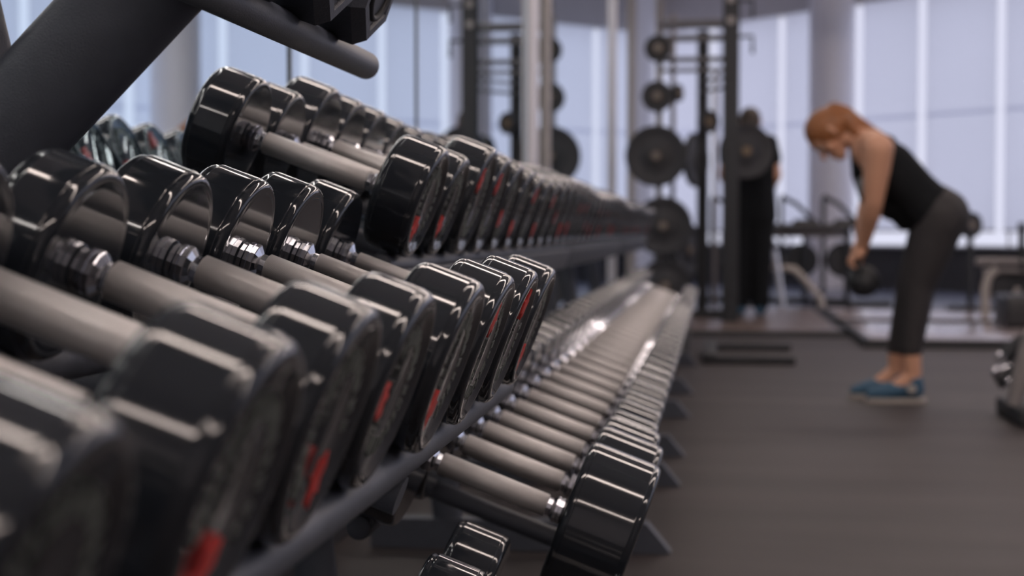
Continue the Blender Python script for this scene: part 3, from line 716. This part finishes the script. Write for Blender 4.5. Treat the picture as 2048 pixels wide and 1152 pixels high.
for l in LEGS:
    an = J1(*l[4], l[0] * .8); sh = MB()
    capsule_chain(sh, [(Vector((an.x + .012, an.y, .060)), .038), (Vector((an.x - .07, an.y, .055)), .041), (Vector((an.x - .13, an.y, .042)), .036), (Vector((an.x - .175, an.y, .034)), .026)])
    capsule_chain(sh, [(Vector((an.x + .008, an.y, .06)), .041), (Vector((an.x + .004, an.y, .095)), .039)])
    so = fused('shoe', sh, K_SHOE, woman, .008)
    sole = MB(); c0 = [(an.x + .054, .026), (an.x + .046, .038), (an.x - .02, .036), (an.x - .09, .040), (an.x - .15, .040), (an.x - .192, .030), (an.x - .202, .012)]
    ring = [(x, an.y - w2) for x, w2 in c0] + [(x, an.y + w2) for x, w2 in reversed(c0)]
    sole.loft([[Vector((x, y, z)) for x, y in ring] for z in (.002, .022)])
    q = bpy.data.objects.new('sole', sole.mesh('sole', K_SOLE)); COL.objects.link(q); q.parent = so
    bd = MB().lathe([(0, .02), (.004, .018)], 16, (an.x - .01, an.y - .043, .065), (0, -1, 0))
    q = bpy.data.objects.new('side_badge', bd.mesh('side_badge', K_SOLE)); COL.objects.link(q); q.parent = so
# kettlebell in her hands
kb = thing('kettlebell', 'black kettlebell held in the bending woman\'s hands', 'kettlebell', grip_c)
BC = J1(1727, 562)
ball = MB().sphere(BC, .070, 32, 20); wpart('bell', ball, K_BLK, kb, 60)
hw = .078; pts = []
for q in range(13):
    a = PI * q / 12; f = min(1, math.sin(a) * 2.2); pts.append(BC.lerp(grip_c, .48 + .52 * f) + Vector((0, -math.cos(a) * hw * (1 if f >= 1 else .8), 0)))
T(kb, 'handle', pts, .0155, K_BLK)

# man standing behind the power rack
YM = 13.1
def J2(px, py, dy=0.0): return at(px, py, YM + dy)
man = thing('person', 'person in black t-shirt seen from behind, standing by the thick black post', 'person', (J2(1500, 600).x, YM, 0))
bd = MB()
capsule_chain(bd, [(J2(1500, 245), .082), (J2(1500, 238), .085)]); capsule_chain(bd, [(J2(1500, 250), .060), (J2(1499, 285), .058)])
capsule_chain(bd, [(J2(1470, 290), .075), (J2(1530, 290), .075)])
for s_ in (-1, 1):
    capsule_chain(bd, [(J2(1500 + 14 * s_, 300), .12), (J2(1500 + 12 * s_, 370), .105), (J2(1500 + 14 * s_, 425), .12)])
    hx = 1500 + 20 * s_; capsule_chain(bd, [(J2(hx, 430), .10), (J2(hx, 530), .065), (J2(hx, 545, .02), .062), (Vector((J2(hx, 600).x, YM, .14)), .045)])
    capsule_chain(bd, [(Vector((J2(hx, 600).x, YM + .02, .10)), .040), (Vector((J2(hx, 600).x, YM + .18, .09)), .032)])
for s_ in (-1, 1):
    S = J2(1500 + 40 * s_, 285); E3 = J2(1500 + 52 * s_, 352); W3 = J2(1500 + 34 * s_, 392, .2)
    capsule_chain(bd, [(S, .062), (E3, .045), (W3, .032), (J2(1500 + 28 * s_, 398, .27), .035)])
    for f in range(5): capsule_chain(bd, [(J2(1500 + 28 * s_, 398, .27) + Vector((0, .02, -.03 + .015 * f)), .010), (J2(1500 + 20 * s_, 400, .33) + Vector((0, 0, -.03 + .015 * f)), .008)])
for s_ in (-1, 1): capsule_chain(bd, [(J2(1500 + 21 * s_, 246), .016), (J2(1500 + 21 * s_, 240), .014)])
capsule_chain(bd, [(J2(1500, 246, .08), .018), (J2(1500, 248, .10), .012)])
fused('body', bd, K_SKIN, man, .011, 2)
hr = MB(); capsule_chain(hr, [(J2(1500, 243, -.012), .088), (J2(1500, 235, -.008), .090)]); fused('hair', hr, K_DHAIR, man, .012, 2)
ts = MB()
for s_ in (-1, 1):
    capsule_chain(ts, [(J2(1500 + 18 * s_, 298), .140), (J2(1500 + 17 * s_, 370), .135), (J2(1500 + 19 * s_, 432), .145)])
    capsule_chain(ts, [(J2(1500 + 38 * s_, 286), .076), (J2(1500 + 46 * s_, 318), .070)])
fused('t_shirt', ts, K_TOP, man, .012)
st = MB()
for s_ in (-1, 1): capsule_chain(st, [(J2(1500 + 16 * s_, 432), .128), (J2(1500 + 20 * s_, 450), .118), (J2(1500 + 21 * s_, 530), .092), (Vector((J2(1500 + 21 * s_, 600).x, YM, .15)), .075)])
fused('trousers', st, K_TOP, man, .012)
for s_ in (-1, 1):
    x = J2(1500 + 20 * s_, 600).x; sh = MB(); capsule_chain(sh, [(Vector((x, YM - .02, .100)), .050), (Vector((x, YM + .12, .096)), .048), (Vector((x, YM + .22, .085)), .036)]); fused('shoe', sh, K_SHOE, man, .012)
